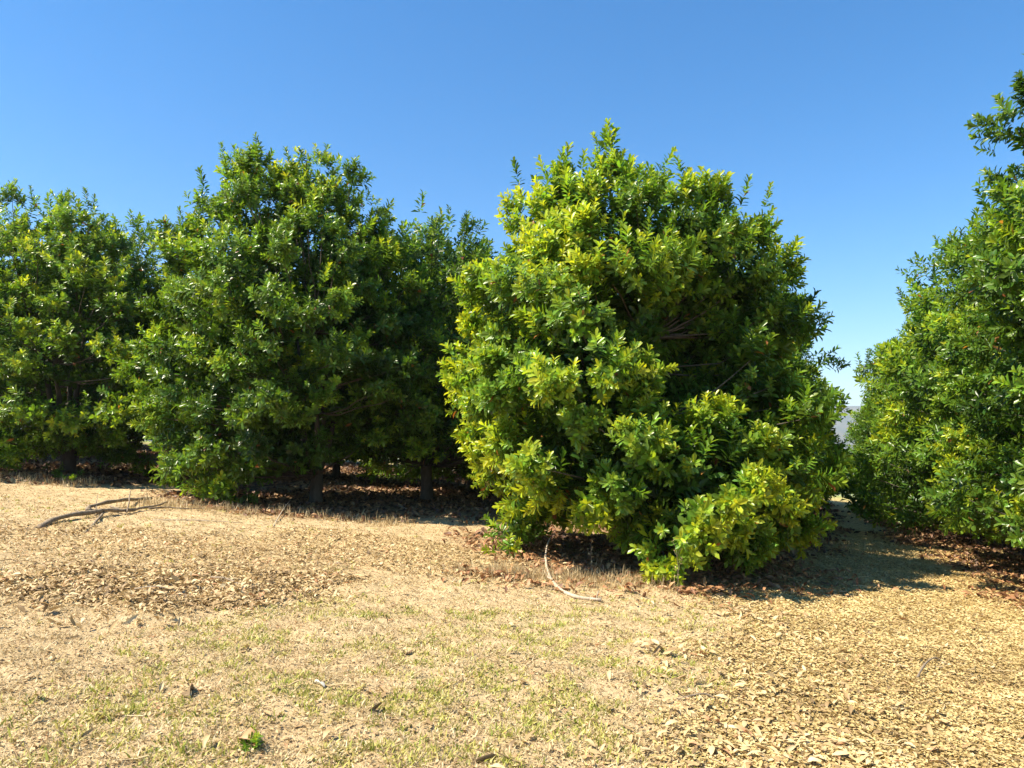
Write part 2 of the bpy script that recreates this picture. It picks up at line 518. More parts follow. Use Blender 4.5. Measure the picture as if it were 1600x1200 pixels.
mM = build_tree_meshes('front_tree', 3, lobM, 6.9, 240, 30, 0, .52, .7, .15, 90, .43, 1200, scale=1.0, hollows=[((.75, -1.3, 3.35), (.75, 1.5, .95)), ((2.7, 0, 3.25), (.7, 1.6, .22)), ((-.35, -1.6, 5.15), (.35, 1.0, .3))], peaks=[(-.6, .1, 7.35), (-1.3, .1, 6.95), (1.3, .1, 6.6)], sunlit_fn=sunlit_flM)

lobT2 = [(-.9, .3, 3.9, 2.1, 2.0, 2.1), (-.9, 0, 5.8, 1.4, 1.3, 1.3), (-1.7, 0, 6.3, .8, .9, .8), (-.5, 0, 6.5, .7, .8, .8), (.3, 0, 5.9, .7, .9, .9), (-2.5, 0, 5.4, .9, 1, .95), (.9, .3, 5.3, .8, .9, .8),
         (-2.6, -.3, 4.0, 1.0, 1.2, 1.0), (-2.6, -.6, 2.6, 1.0, 1.1, 1.0), (-2.4, -.9, 1.3, .95, .9, .85), (-1.2, -1.6, 2.4, 1.1, .9, 1.0), (-1.2, -1.4, 1.5, .9, .8, .6), (0, -1.7, 3.2, 1.1, .9, 1.1), (-1.0, -1.5, 4.3, 1.2, 1.0, 1.0),
         (.9, -1.1, 2.3, 1.0, .9, .7), (1.3, -.2, 3.4, .9, 1.1, 1.1), (1.1, 0, 4.7, .8, 1, .9), (1.2, .6, 2.4, 1, 1, .8), (0, -1.0, 5.0, .9, .8, .9), (-1.5, 1.2, 2.3, 1.1, 1, 1)]
lobT2 = [(x * .83 + .05, y, z * .98, a * .87, b, c) for x, y, z, a, b, c in lobT2]
mT2 = build_tree_meshes('second_tree', 5, lobT2, 7.3, 220, 23, 0, .43, .62, .135, 75, .43, 550, scale=.9, zmin=.3, peaks=[(-1.6, 0, 7.3), (-.5, 0, 7.35), (.4, 0, 6.95), (-2.9, 0, 6.3), (1.1, .2, 6.2)], hollows=[((.3, -1.5, 4.2), (.5, .9, .3)), ((1.2, -1.3, 1.75), (1.0, .9, .5))])
lobT1 = random_lobes(21, 6.25, 3.15, 1.0)
mT1 = build_tree_meshes('third_tree', 7, lobT1, 7.0, 190, 21, 0, .46, .75, .17, 60, .44, 900, scale=.9, peaks=[(-.5, 0, 7.2), (-1.5, 0, 6.7)], hollows=[((1.3, -2.0, 2.2), (.7, 1.0, .7)), ((-.2, -2.0, 3.4), (.5, .9, .3))])
lobR1 = hedge_lobes(31)
mR1 = build_tree_meshes('near_right_tree', 9, lobR1, 7.6, 330, 21, 0, .46, .6, .17, 70, .40, 900, zmin=.95, scale=.9)
mA = build_tree_meshes('row_tree_a', 13, random_lobes(41, 6.9, 2.65, .6, 9), 7.0, 190, 17, 1, .46, .7, .14, 45, .44, 450, zmin=.45)
mB = build_tree_meshes('row_tree_b', 15, random_lobes(43, 6.6, 2.8, .55, 9), 6.8, 190, 17, 1, .46, .8, .15, 45, .44, 450, zmin=.5)
mC = build_tree_meshes('row_tree_c', 17, random_lobes(47, 6.9, 2.75, 1.3, 9), 7.0, 190, 17, 1, .34, .95, .15, 45, .46, 450, zmin=1.1)

TR = []   # (x, y, radius of the shade litter)
def T(m, x, y, label, rot=0., sc=1.):
    TR.append((x, y)); return tree(m, x, y, label, G_ROW, rot, sc)

T(mM, 2.0, 11.5, 'largest tree, bright yellow-green, branches sweeping to the ground in the middle of the picture', 0., .93)
T(mA, 4.0, 15.9, 'dark green tree right behind the largest tree, showing at its upper right', .5, .93)
T(mB, 5.9, 19.9, 'tree third back along the left side of the track, counting the largest tree', 1.2, .93)
T(mA, 7.5, 23.9, 'tree fourth back along the left side of the track, counting the largest tree', 2.2, .93)
T(mB, 9.1, 27.9, 'tree fifth back along the left side of the track, behind the largest tree', 3.2, .93)
T(mA, 10.8, 31.9, 'last tree on the left side of the track, before it drops away', 4.4, .93)

T(mT2, -4.1, 15.5, 'round-topped tree with a forked trunk, right of the fallen branch')
T(mC, -2.05, 17.9, 'tree on a thin dark straight trunk, just left of the largest tree', 2.7, .95)
T(mB, -1.2, 22.2, 'tree whose top just shows in the dip left of the largest tree', 1.9, 1.03)
T(mC, 1.6, 26.7, 'tree deep in the second row, hidden behind the largest tree', 3.0)
T(mB, 3.4, 30.7, 'last tree of the second row, far behind the largest tree', 4.0, .9)

T(mT1, -10.5, 17.5, 'dark tree at the left edge, thick short trunk with small weeds at its foot', 0., .96)
T(mC, -8.2, 21.4, 'tree in the gap between the left-edge tree and the forked-trunk tree', 2.4, .9)
T(mC, -5.6, 23.6, 'tree behind the forked-trunk tree, its dark trunk just right of the forked one', .3, .82)
T(mC, -4.2, 28.6, 'distant thin-trunked tree seen between the forked trunk and the straight dark trunk', 5.0, .82)
T(mC, -2.4, 33.0, 'farthest tree of the third row, low under the crowns left of the largest tree', 1.4, .95)

T(mC, -17.0, 20.6, 'tree past the left edge of the picture, only its right branches in view', 4.1)
T(mC, -14.6, 24.5, 'tree directly behind the left-edge tree', 3.4)
T(mC, -12.6, 28.7, 'tree two places behind the left-edge tree, seen right of its trunk', 2.0)
T(mC, -10.4, 33.2, 'tree four rows back under the gap right of the left-edge tree', .9)
T(mC, -20.5, 29.5, 'background tree low at the far left, behind the left-edge tree', 5.2)
T(mC, -17.6, 34.6, 'farthest background tree at the left, behind all the others there', 2.9)

T(mR1, 9.45, 9.9, 'tall nearest tree cut by the right edge of the picture', 0, 1.06)
T(mR1, 10.4, 13.3, 'second tree on the right of the track, leaves down to the ground', 2.1, .86)
T(mB, 11.7, 17.0, 'third tree on the right of the track, behind the two nearest ones', 1.0, 1.1)
T(mA, 13.35, 21.2, 'fourth tree on the right of the track, lit grass behind its dark trunk', 3.0, 1.0)
T(mB, 14.9, 25.6, 'fifth tree on the right of the track, small and pale green', 4.0, .98)
T(mA, 16.7, 30.0, 'sixth tree on the right of the track, just before the last one', 5.0, .95)
T(mB, 18.7, 34.5, 'last tree on the right of the track, at its far end', .4, .95)

# ------------------------------------------------------------------ zones on the ground
def z_right(x, y):
    d = x - (0.95 + 0.30 * (y - 3.76)) + 1.3 * (fbm(x / .9, y / .9, 21) - .5)
    d = np.where(y > 12, x - 2.5 - .4 * (y - 11) + .6 * (fbm(x, y, 22) - .5), d)
    return sstep(-.35, .55, d)
def z_left(x, y):
    e = ((x + 3.1) / 1.7) ** 2 + ((y - 7.2 - .15 * (x + 3)) / 1.15) ** 2 + 1.6 * (fbm(x / .5, y / .5, 23) - .5)
    e2 = ((x + 1.6) / 2.6) ** 2 + ((y - 9.9 + .25 * (x + 1.6)) / 1.5) ** 2 + 1.2 * (fbm(x / .6, y / .6, 24) - .5)
    e3 = ((x + 4.2) / 3.0) ** 2 + ((y - 9.0) / 1.2) ** 2 + 1.2 * (fbm(x / .6, y / .6, 25) - .5)
    return np.maximum(np.maximum(sstep(1.3, .3, e), .55 * sstep(1.2, .4, e2)), .45 * sstep(1.2, .4, e3))
def z_green(x, y):
    g = sstep(.40, .72, .6 * fbm(x / .16, y / .16, 31) + .4 * fbm(x / 1.1, y / 1.1, 32)) * (1 - z_right(x, y)) * (1 - z_left(x, y))
    reg = sstep(-3.4, -1.2, x) * sstep(9.0, 6.5, y)
    return g * (.12 + .88 * reg)
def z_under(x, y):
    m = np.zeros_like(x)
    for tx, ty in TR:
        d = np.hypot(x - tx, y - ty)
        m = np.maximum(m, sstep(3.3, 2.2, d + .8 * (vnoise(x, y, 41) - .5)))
    shade_block = sstep(13.6, 15.0, y + .32 * x + 1.2 * (fbm(x / .8, y / .8, 42) - .5)) * sstep(1.0, -.5, x - 2 - .43 * (y - 12))  # spreads the painted shade over the floor between the left rows
    return np.maximum(m, shade_block * (.6 + .4 * fbm(x / .7, y / .7, 43)))

# ------------------------------------------------------------------ ground sheet
def axis(lo, hi, fine, far, g=1.13):
    a = list(np.arange(lo, hi + 1e-6, fine)); s = fine; v = a[-1]
    while v < far: s *= g; v += s; a.append(v)
    s = fine; v = a[0]; b = []
    while v > -far: s *= g; v -= s; b.append(v)
    return np.array(b[::-1] + a)
xs = axis(-10.5, 11.0, .05, 5000); ys = axis(1.6, 16, .05, 5000)
X, Y = np.meshgrid(xs, ys)
Z = gz(X.ravel(), Y.ravel()).reshape(X.shape)
nx, ny = len(xs), len(ys)
V = np.stack([X.ravel(), Y.ravel(), Z.ravel()], 1)
ii = (np.arange(ny - 1)[:, None] * nx + np.arange(nx - 1)[None]).ravel()
loops = np.stack([ii, ii + 1, ii + nx + 1, ii + nx], 1).ravel()
xr, yr = X.ravel(), Y.ravel()
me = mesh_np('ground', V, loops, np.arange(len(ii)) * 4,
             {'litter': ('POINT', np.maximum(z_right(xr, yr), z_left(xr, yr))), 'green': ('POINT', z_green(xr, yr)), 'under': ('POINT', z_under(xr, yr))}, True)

m, nt, nodes, links = new_mat('dry_ground')
geo = nodes.new('ShaderNodeNewGeometry')
pos = geo.outputs['Position']
def noise(scale, detail=6.0, rough=.6):
    n = N(nt, 'ShaderNodeTexNoise', i_Scale=scale, i_Detail=detail, i_Roughness=rough); links.new(pos, n.inputs['Vector']); return n.outputs['Fac']
n_big = noise(.55); n_mid = noise(3.5, 8.0); n_fine = noise(38, 6.0, .75); n_xf = noise(130, 3.0, .7)
soil = ramp(nt, n_mid, [(.3, (.41, .29, .155)), (.55, (.54, .395, .225)), (.75, (.62, .475, .285))])
soil = mixc(nt, math_(nt, 'MULTIPLY', ramp(nt, n_fine, [(.42, (0, 0, 0)), (.62, (1, 1, 1))]), .75), soil, (.56, .43, .22))
soil = mixc(nt, ramp(nt, n_xf, [(.33, (1, 1, 1)), (.45, (0, 0, 0))]), soil, (.20, .13, .07))  # dark flecks painted in for the small shadows of leaf bits
vor = N(nt, 'ShaderNodeTexVoronoi', i_Scale=26.0); 
wp = nodes.new('ShaderNodeMix'); wp.data_type = 'VECTOR'
nv = N(nt, 'ShaderNodeTexNoise', i_Scale=12.0); links.new(pos, nv.inputs['Vector'])
va = nodes.new('ShaderNodeVectorMath'); va.operation = 'MULTIPLY_ADD'
links.new(nv.outputs['Color'], va.inputs[0]); va.inputs[1].default_value = (.12, .12, .12); links.new(pos, va.inputs[2])
links.new(va.outputs[0], vor.inputs['Vector'])
sep = nodes.new('ShaderNodeSeparateColor'); links.new(vor.outputs['Color'], sep.inputs[0])
lit = ramp(nt, sep.outputs[0], [(0, (.26, .17, .07)), (.3, (.46, .33, .14)), (.7, (.58, .44, .20)), (1, (.68, .55, .30))])
lit = mixc(nt, ramp(nt, n_xf, [(.30, (1, 1, 1)), (.45, (0, 0, 0))]), lit, (.22, .14, .06))
c = mixc(nt, attr(nt, 'litter'), soil, lit)
grn = ramp(nt, n_fine, [(.35, (.20, .20, .06)), (.6, (.42, .36, .15))])
c = mixc(nt, math_(nt, 'MULTIPLY', attr(nt, 'green'), math_(nt, 'MULTIPLY', n_fine, 1.1), True), c, grn)
und_shade = ramp(nt, sep.outputs[1], [(0, (.09, .045, .025)), (.5, (.22, .12, .06)), (1, (.36, .22, .11))])
c = mixc(nt, math_(nt, 'MULTIPLY', attr(nt, 'under'), .75), c, und_shade)  # red-brown litter tone, darkened with the shade under the crowns painted in
# green pasture beyond the orchard
dist = nodes.new('ShaderNodeSeparateXYZ'); links.new(pos, dist.inputs[0])
far = math_(nt, 'MULTIPLY', math_(nt, 'SUBTRACT', dist.outputs[1], 34), .12, True)
past = ramp(nt, n_mid, [(.35, (.16, .22, .05)), (.65, (.32, .33, .10))])
c = mixc(nt, far, c, past)
p = nodes.new('ShaderNodeBsdfPrincipled'); p.inputs['Roughness'].default_value = .95; p.inputs['Specular IOR Level'].default_value = .15
links.new(c, p.inputs['Base Color'])
b1 = nodes.new('ShaderNodeBump'); b1.inputs['Strength'].default_value = .8; b1.inputs['Distance'].default_value = .02
links.new(math_(nt, 'ADD', n_fine, math_(nt, 'MULTIPLY', sep.outputs[0], .6)), b1.inputs['Height'])
b2 = nodes.new('ShaderNodeBump'); b2.inputs['Strength'].default_value = .6; b2.inputs['Distance'].default_value = .006
links.new(n_xf, b2.inputs['Height']); links.new(b1.outputs[0], b2.inputs['Normal']); links.new(b2.outputs[0], p.inputs['Normal'])
o = nodes.new('ShaderNodeOutputMaterial'); links.new(p.outputs[0], o.inputs[0])
tag(link('ground', me, m), kind='structure')

# ------------------------------------------------------------------ scattered litter and grass
def scatter_pts(rng, n, dens, ymin=3.0, ymax=14.0, xmin=-12, xmax=13, power=1.2):
    n = int(n * 1.55)
    if ymin == 3.0: ymin = 2.2
    """points on the ground thinning out with distance, kept by a density map"""
    out = []
    got = 0
    while got < n:
        t = rng.random(n)
        y = (ymin ** (1 - power) + t * (ymax ** (1 - power) - ymin ** (1 - power))) ** (1 / (1 - power))
        x = rng.uniform(-1, 1, n) * (y * .80 + 3.2)
        ok = (x > xmin) & (x < xmax)
        k = ok & (rng.random(n) < dens(x, y))
        out.append(np.stack([x[k], y[k]], 1)); got += k.sum()
        if len(out) > 60: break
    return np.concatenate(out)[:n]

def scatter_shapes(rng, pts, templates, smin, smax, tilt, lift=.0, grow=0.0, tint=None, flip=True):
    n = len(pts)
    z = gz(pts[:, 0], pts[:, 1])
    yaw = rng.uniform(0, 6.283, n); tx = rng.normal(0, tilt, n); ty = rng.normal(0, tilt, n)
    S = rng.uniform(smin, smax, n) * (1 + grow * np.maximum(0, pts[:, 1] - 6))
    ca, sa = np.cos(yaw), np.sin(yaw)
    Rz = np.zeros((n, 3, 3)); Rz[:, 0, 0] = ca; Rz[:, 0, 1] = -sa; Rz[:, 1, 0] = sa; Rz[:, 1, 1] = ca; Rz[:, 2, 2] = 1
    Rx = np.zeros((n, 3, 3)); Rx[:, 0, 0] = 1; Rx[:, 1, 1] = np.cos(tx); Rx[:, 1, 2] = -np.sin(tx); Rx[:, 2, 1] = np.sin(tx); Rx[:, 2, 2] = np.cos(tx)
    Ry = np.zeros((n, 3, 3)); Ry[:, 1, 1] = 1; Ry[:, 0, 0] = np.cos(ty); Ry[:, 0, 2] = np.sin(ty); Ry[:, 2, 0] = -np.sin(ty); Ry[:, 2, 2] = np.cos(ty)
    M = Rz @ Rx @ Ry
    P = np.stack([pts[:, 0], pts[:, 1], z + lift * rng.random(n) + .004], 1)
    tri = Tri(); which = rng.integers(0, len(templates), n)
    tt = rng.random(n) if tint is None else tint
    for i, (V, F) in enumerate(templates):
        s = np.nonzero(which == i)[0]
        if not len(s): continue
        W = np.einsum('nij,vj->nvi', M[s], V) * S[s, None, None]
        low = np.minimum(W[:, :, 2].min(axis=1), 0)
        W = W + P[s, None, :]; W[:, :, 2] -= low[:, None] * .75
        FF = (F[None] + (np.arange(len(s)) * len(V))[:, None, None]).reshape(-1, 3)
        tri.add(W.reshape(-1, 3), FF, np.repeat(tt[s], len(F))[:, None])
    return tri

def curled_leaf(rng, L=.14, W=.045, ragged=0.0):
    st = [0, .2, .45, .7, 1.0]; wd = [.08, .38, .5, .46, .05]
    V = []; cx = rng.uniform(-.8, 1.4); cw = rng.uniform(-.2, .9)
    for t, w in zip(st, wd):
        w *= 1 + ragged * rng.uniform(-.6, .5)
        zc = L * .22 * cx * math.sin(t * 3.0)
        V += [(L * (t - .5), -W * w, zc + W * w * cw), (L * (t - .5), W * rng.uniform(-.05, .05), zc), (L * (t - .5), W * w, zc + W * w * cw * rng.uniform(.5, 1.5))]
    F = []
    for i in range(4):
        a = i * 3
        for j in (0, 1):
            F += [(a + j, a + j + 3, a + j + 4), (a + j, a + j + 4, a + j + 1)]
    return np.array(V), np.array(F)

rng = np.random.default_rng(99)
LEAFT = [curled_leaf(rng, ragged=.35) for _ in range(10)]
CHIPT = []
for _ in range(12):
    L = rng.uniform(.018, .048); W = rng.uniform(.006, .014); h = rng.uniform(.1, .5) * W * 2
    V = np.array([(-L / 2, 0, 0), (-L * .1, -W, h), (L / 2, rng.uniform(-.3, .3) * W, rng.uniform(0, .6) * W), (L * .15, W, h * .6), (0, 0, -h * .2)])
    CHIPT.append((V, np.array([(0, 1, 4), (1, 2, 4), (2, 3, 4), (3, 0, 4)])))

def emit(tri, name, mat, label, cat):
    return tag(link(name, tri.mesh(name, ('tint',)), mat), label, cat, kind='stuff')

def tint_by_patch(rng, pts, seed, amp=.5):
    return np.clip(.5 + amp * (fbm(pts[:, 0] / .4, pts[:, 1] / .4, seed) - .5) * 2 + rng.normal(0, .22, len(pts)), 0, .97)

# chopped mulch on the right
pts = scatter_pts(rng, 190000, lambda x, y: np.clip(z_right(x, y), 0, 1), 3.0, 17)
emit(scatter_shapes(rng, pts, CHIPT, .5, 1.15, .22, .010, .05, tint_by_patch(rng, pts, 51)), 'chopped_leaf_mulch', M_CHIP, 'yellow-brown chopped leaf mulch covering the track at the right', 'leaf litter')
pts = scatter_pts(rng, 45000, lambda x, y: np.clip(.12 + z_left(x, y), 0, 1) * (1 - z_right(x, y)), 3.0, 14)
emit(scatter_shapes(rng, pts, CHIPT, .5, 1.0, .25, .008, .05, tint_by_patch(rng, pts, 53)), 'broken_leaf_litter', M_LITTER, 'thin scatter of broken dry leaf bits over the pale soil at the left', 'leaf litter')
# litter on the orchard floor, farther back
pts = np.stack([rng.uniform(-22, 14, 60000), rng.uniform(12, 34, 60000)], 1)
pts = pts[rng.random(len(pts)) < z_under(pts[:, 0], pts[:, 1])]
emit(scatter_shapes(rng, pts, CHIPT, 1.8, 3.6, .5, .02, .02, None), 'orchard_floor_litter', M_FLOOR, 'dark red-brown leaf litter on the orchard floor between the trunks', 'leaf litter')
# whole dry leaves
def dleaf(x, y):
    edge = np.exp(-((x - (1.4 + .3 * (y - 3.76))) / .9) ** 2) * (y < 9)
    return np.clip(np.minimum(1, 1.5 * z_left(x, y) ** 1.6) + .22 * edge + .05 * z_right(x, y) + .006 + .1 * z_under(x, y), 0, 1)
pts = scatter_pts(rng, 8000, dleaf, 3.0, 15)
emit(scatter_shapes(rng, pts, LEAFT, .3, .68, .27, .015, .0, tint_by_patch(rng, pts, 55)), 'dry_leaves', M_LITTER, 'curled whole tan dry leaves lying in drifts on the ground', 'dry leaves')
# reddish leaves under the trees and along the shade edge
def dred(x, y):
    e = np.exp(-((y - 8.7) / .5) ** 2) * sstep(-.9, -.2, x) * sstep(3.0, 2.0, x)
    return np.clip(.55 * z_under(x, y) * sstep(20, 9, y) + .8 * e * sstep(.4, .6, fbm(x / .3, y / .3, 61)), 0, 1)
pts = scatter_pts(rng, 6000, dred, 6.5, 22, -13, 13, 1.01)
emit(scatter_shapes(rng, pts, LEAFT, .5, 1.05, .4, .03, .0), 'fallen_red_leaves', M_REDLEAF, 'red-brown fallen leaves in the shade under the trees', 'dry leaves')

# grass: tufts of blades
def blades(rng, pts, per, hmin, hmax, spread, lean, tintf, wid=.0028, seed=0):
    n = len(pts); k = np.repeat(np.arange(n), per); m_ = len(k)
    off = rng.normal(0, spread, (m_, 2)); x = pts[k, 0] + off[:, 0]; y = pts[k, 1] + off[:, 1]
    z = gz(x, y) - .004
    h = rng.uniform(hmin, hmax, m_) * rng.uniform(.6, 1.2, n)[k]
    a = rng.uniform(0, 6.283, m_); ln = np.abs(rng.normal(lean, .35, m_))
    dx = np.cos(a) * np.sin(ln); dy = np.sin(a) * np.sin(ln); dz = np.maximum(np.cos(ln), .12)
    b = rng.uniform(0, 6.283, m_); w = wid * rng.uniform(.6, 1.5, m_) * (1 + .10 * np.maximum(0, y - 5))
    wx = np.cos(b) * w; wy = np.sin(b) * w
    P0 = np.stack([x - wx, y - wy, z], 1); P1 = np.stack([x + wx, y + wy, z], 1)
    mx_ = np.stack([x + dx * h * .55, y + dy * h * .55, z + dz * h * .6], 1)
    P2 = mx_ + np.stack([wx, wy, 0 * w], 1) * .8; P3 = mx_ - np.stack([wx, wy, 0 * w], 1) * .8
    P4 = np.stack([x + dx * h * 1.15, y + dy * h * 1.15, z + dz * h * .95], 1)
    V = np.stack([P0, P1, P2, P3, P4], 1).reshape(-1, 3)
    F = (np.array([(0, 1, 2), (0, 2, 3), (3, 2, 4)])[None] + (np.arange(m_) * 5)[:, None, None]).reshape(-1, 3)
    t = Tri(); t.add(V, F, np.repeat(np.clip(tintf(n)[k] + rng.normal(0, .15, m_), 0, 1), 3)[:, None])
    return t
pts = scatter_pts(rng, 20000, lambda x, y: np.clip((.35 + .5 * fbm(x / .5, y / .5, 71)) * (1 - .93 * z_right(x, y)) * (1 - .7 * z_left(x, y)) * (1 - .6 * z_under(x, y)), 0, 1), 3.0, 15)
emit(blades(rng, pts, 14, .012, .055, .035, 1.1, lambda n: rng.uniform(.2, .9, n)), 'dry_grass', M_STRAW, 'short dry straw-coloured grass on the pale soil', 'grass')
pts = scatter_pts(rng, 2700, lambda x, y: z_green(x, y) * .9, 3.0, 13)
emit(blades(rng, pts, 10, .02, .06, .028, .8, lambda n: rng.uniform(.1, 1, n), .0042), 'green_grass', M_GRASS, 'sparse yellow-green grass growing in patches in the foreground', 'grass')
# taller dry grass along the shade edge
def dtall(x, y):
    a = np.exp(-((y - 9.0) / .35) ** 2) * sstep(-.8, -.3, x) * sstep(2.0, 1.2, x)
    b = np.exp(-((y - 13.2 - .04 * x) / .5) ** 2) * sstep(-7, -6, x) * sstep(-1.5, -2.5, x) * .5
    c_ = np.exp(-((y - 15.3) / .6) ** 2) * sstep(-13, -12, x) * sstep(-8.2, -9, x) * .6
    return np.clip(a + b + c_, 0, 1)
pts = scatter_pts(rng, 500, dtall, 8, 17, -13, 6, 1.01)
emit(blades(rng, pts, 9, .05, .20, .05, .35, lambda n: rng.uniform(.0, .7, n), .0022), 'tall_dry_grass', M_STRAW, 'taller dry grass stalks along the edge of the tree shade', 'grass')

# ------------------------------------------------------------------ sticks and branches
def stick(name, label, paths, mat, cat='stick', group=None, sides=8):
    """paths: lists of (px, py, lift, radius) read off the photograph and laid on the ground"""
    tb = Tubes(); r = np.random.default_rng(len(label))
    org = None
    for path in paths:
        P = []; Rr = []
        for (px, py, lift, rad) in path:
            g = gp(px, py + 0.0); 
            if org is None: org = g.copy()
            P.append((g.x - org.x, g.y - org.y, g.z - org.z + lift + rad * .6)); Rr.append(rad)
        P = np.array(P); t = np.linspace(0, len(P) - 1, len(P) * 4 - 3); i0 = np.minimum(t.astype(int), len(P) - 2); f = (t - i0)[:, None]
        Pm1 = P[np.maximum(i0 - 1, 0)]; P2 = P[np.minimum(i0 + 2, len(P) - 1)]; A = P[i0]; B = P[i0 + 1]
        Q = .5 * ((2 * A) + (-Pm1 + B) * f + (2 * Pm1 - 5 * A + 4 * B - P2) * f ** 2 + (-Pm1 + 3 * A - 3 * B + P2) * f ** 3)
        rr = np.interp(t, np.arange(len(P)), Rr) * .85 * r.uniform(.8, 1.25, len(t))
        Q += r.normal(0, np.mean(Rr) * .15, Q.shape)
        tb.add(Q, rr, sides)
        for k in range(max(1, len(Q) // 5)):          # broken twig stubs
            q = Q[r.integers(1, len(Q) - 1)]; d_ = unit(r.normal(size=3) + np.array([0, 0, .6])); l_ = r.uniform(1.5, 6) * Rr[0]
            tb.add([q, q + d_ * l_ * .5, q + d_ * l_ + r.normal(0, .1, 3) * l_], np.array([.45, .35, .25]) * np.mean(Rr), 5)
    o = link(name, tb.mesh(name), mat); o.location = org
    return tag(o, label, cat, group)

stick('fallen_branch', 'thick forked fallen branch with bare side twigs lying on the ground at the left', [
    [(62, 826, .0, .045), (100, 813, .03, .042), (150, 808, .05, .04), (162, 806, .06, .036), (200, 803, .04, .028), (235, 797, .04, .02), (262, 790, .06, .014)],
    [(150, 806, .06, .032), (135, 806, .09, .028), (165, 797, .10, .036), (200, 790, .08, .036), (236, 783, .03, .03)],
    [(162, 807, .05, .022), (150, 818, .02, .018), (135, 832, .0, .013)],
    [(232, 800, .04, .018), (258, 797, .04, .015), (290, 797, .02, .010), (335, 795, .01, .005)],
    [(198, 805, .04, .014), (201, 800, .16, .013), (202, 797, .30, .009)],
    [(150, 806, .06, .012), (150, 800, .14, .009), (152, 797, .24, .005)],
    [(172, 800, .08, .022), (185, 803, .06, .02), (200, 804, .04, .018)]], M_DEADWOOD, 'branch')
stick('curved_stick', 'long pale bleached stick curved like a hook in front of the largest tree', [
    [(940, 941, .01, .022), (900, 936, .01, .024), (875, 925, .02, .022), (860, 908, .03, .019), (854, 890, .06, .016), (853, 880, .16, .013), (860, 874, .30, .009)],
    [(866, 915, .01, .010), (856, 906, .03, .008), (848, 896, .06, .005)]], M_PALEWOOD)
stick('thin_stick', 'thin grey stick lying slanted on the litter below the forked-trunk tree', [[(427, 824, 0, .012), (440, 805, .05, .011), (456, 786, .10, .008)]], M_PALEWOOD)
stick('thin_stick', 'long thin stick lying in the shade between the forked trunk and the straight dark trunk', [[(590, 782, 0, .028), (620, 792, .02, .024), (648, 801, 0, .015)]], M_DEADWOOD)
stick('thin_stick', 'thin bowed twig on the mulch at the right, sticking up from the leaves', [[(1432, 1062, 0, .010), (1445, 1050, .05, .009), (1462, 1044, .08, .007), (1482, 1046, .03, .004)]], M_DEADWOOD)
stick('thin_stick', 'thin twig among the leaf drift at the left', [[(330, 906, .02, .010), (352, 911, .04, .010), (380, 916, .0, .008)]], M_DEADWOOD)
stick('thin_stick', 'pale straight twig crossing the leaf drift at the left', [[(205, 925, .02, .006), (245, 924, .04, .006), (288, 927, .0, .004)]], M_PALEWOOD)
stick('thin_stick', 'pale twig lying behind the leaf drift, below the fallen branch', [[(240, 813, .0, .008), (300, 815, .02, .007), (380, 817, .0, .004)]], M_PALEWOOD)
stick('thin_stick', 'short dark twig on the mulch low at the right', [[(1060, 1096, .01, .007), (1100, 1092, .03, .007), (1120, 1095, 0, .004)]], M_DEADWOOD)

# standing weeds
def weed_stalk(px, py, h, label, leafy=False, seed=1):
    r = np.random.default_rng(seed); g = gp(px, py)
    tb = Tubes(); tri = Tri()
    pts_ = curve((0, 0, -.02), (r.uniform(-.04, .04), 0, h), (r.uniform(-.03, .03), 0, 0), 7, r, .004)
    tb.add(pts_, np.linspace(.0035, .0015, 7), 5)
    e = bpy.data.objects.new('weed', None); COL.objects.link(e); e.location = g; e.empty_display_size = .1
    for k in range(9):
        q = pts_[min(6, 2 + k // 2)]; a = r.uniform(0, 6.28); l = r.uniform(.04, .10)
        e2 = q + np.array([math.cos(a) * l * .6, math.sin(a) * l * .6, l])
        tb.add(curve(q, e2, (0, 0, 0), 3, r), [.002, .0015, .001], 4)
        V, F = leaf_shape(.035, .012, .2, .2, 1)
        for s in range(2):
            Rm = frames(np.array([[math.cos(a + s), math.sin(a + s), .6]]), r)[0]
            tri.add(V @ Rm.T + e2, F, np.full((2, 1), r.uniform(.1, .6)))
    link('stem', tb.mesh('weed_stem'), M_DEADWOOD, e)
    link('foliage', tri.mesh('weed_foliage', ('tint',)), M_STRAW, e)
    return tag(e, label, 'weed', 'dry weed stalks in front of the largest tree')
weed_stalk(1058, 928, .50, 'thin dry weed stalk standing alone in the shade under the largest tree', seed=1)
weed_stalk(926, 903, .42, 'dry weed stalk left of the lowest hanging leaves of the largest tree', seed=2)
weed_stalk(232, 786, .22, 'small dry weed beside the upper end of the fallen branch', seed=3)

def leafy_plant(name, px, py, h, rad, n, label, cat, fl=.5, sc=.8, depth=0, seed=1):
    r = np.random.default_rng(seed); g = gp(px, py)
    e = bpy.data.objects.new(name, None); COL.objects.link(e); e.location = g; e.empty_display_size = .1
    tb = Tubes(); tri = Tri(); P = []; D = []
    for k in range(n):
        a = r.uniform(0, 6.28); rr = rad * math.sqrt(r.random()); hh = h * r.uniform(.35, 1) * (1 - .4 * rr / rad)
        q = np.array([rr * math.cos(a), rr * math.sin(a), hh]); P.append(q * np.array([1, 1, .8])); D.append(unit(q * np.array([1.2, 1.2, 1]) + r.normal(0, .1, 3)))
        tb.add(curve((r.normal(0, .02), r.normal(0, .02), -.03), P[-1] + D[-1] * .1, (0, 0, .05), 5, r, .008), np.linspace(.009, .003, 5) * min(1, h * 2.5), 5)
    place_shoots(tri, r, np.array(P), np.array(D), r.uniform(.8, 1.1, n) * sc, np.clip(r.normal(fl, .15, n), .1, .9), 0)
    link('foliage', tri.mesh(name + '_foliage'), M_LEAF, e); link('stem', tb.mesh(name + '_stem'), M_BARK, e)
    return tag(e, label, cat)
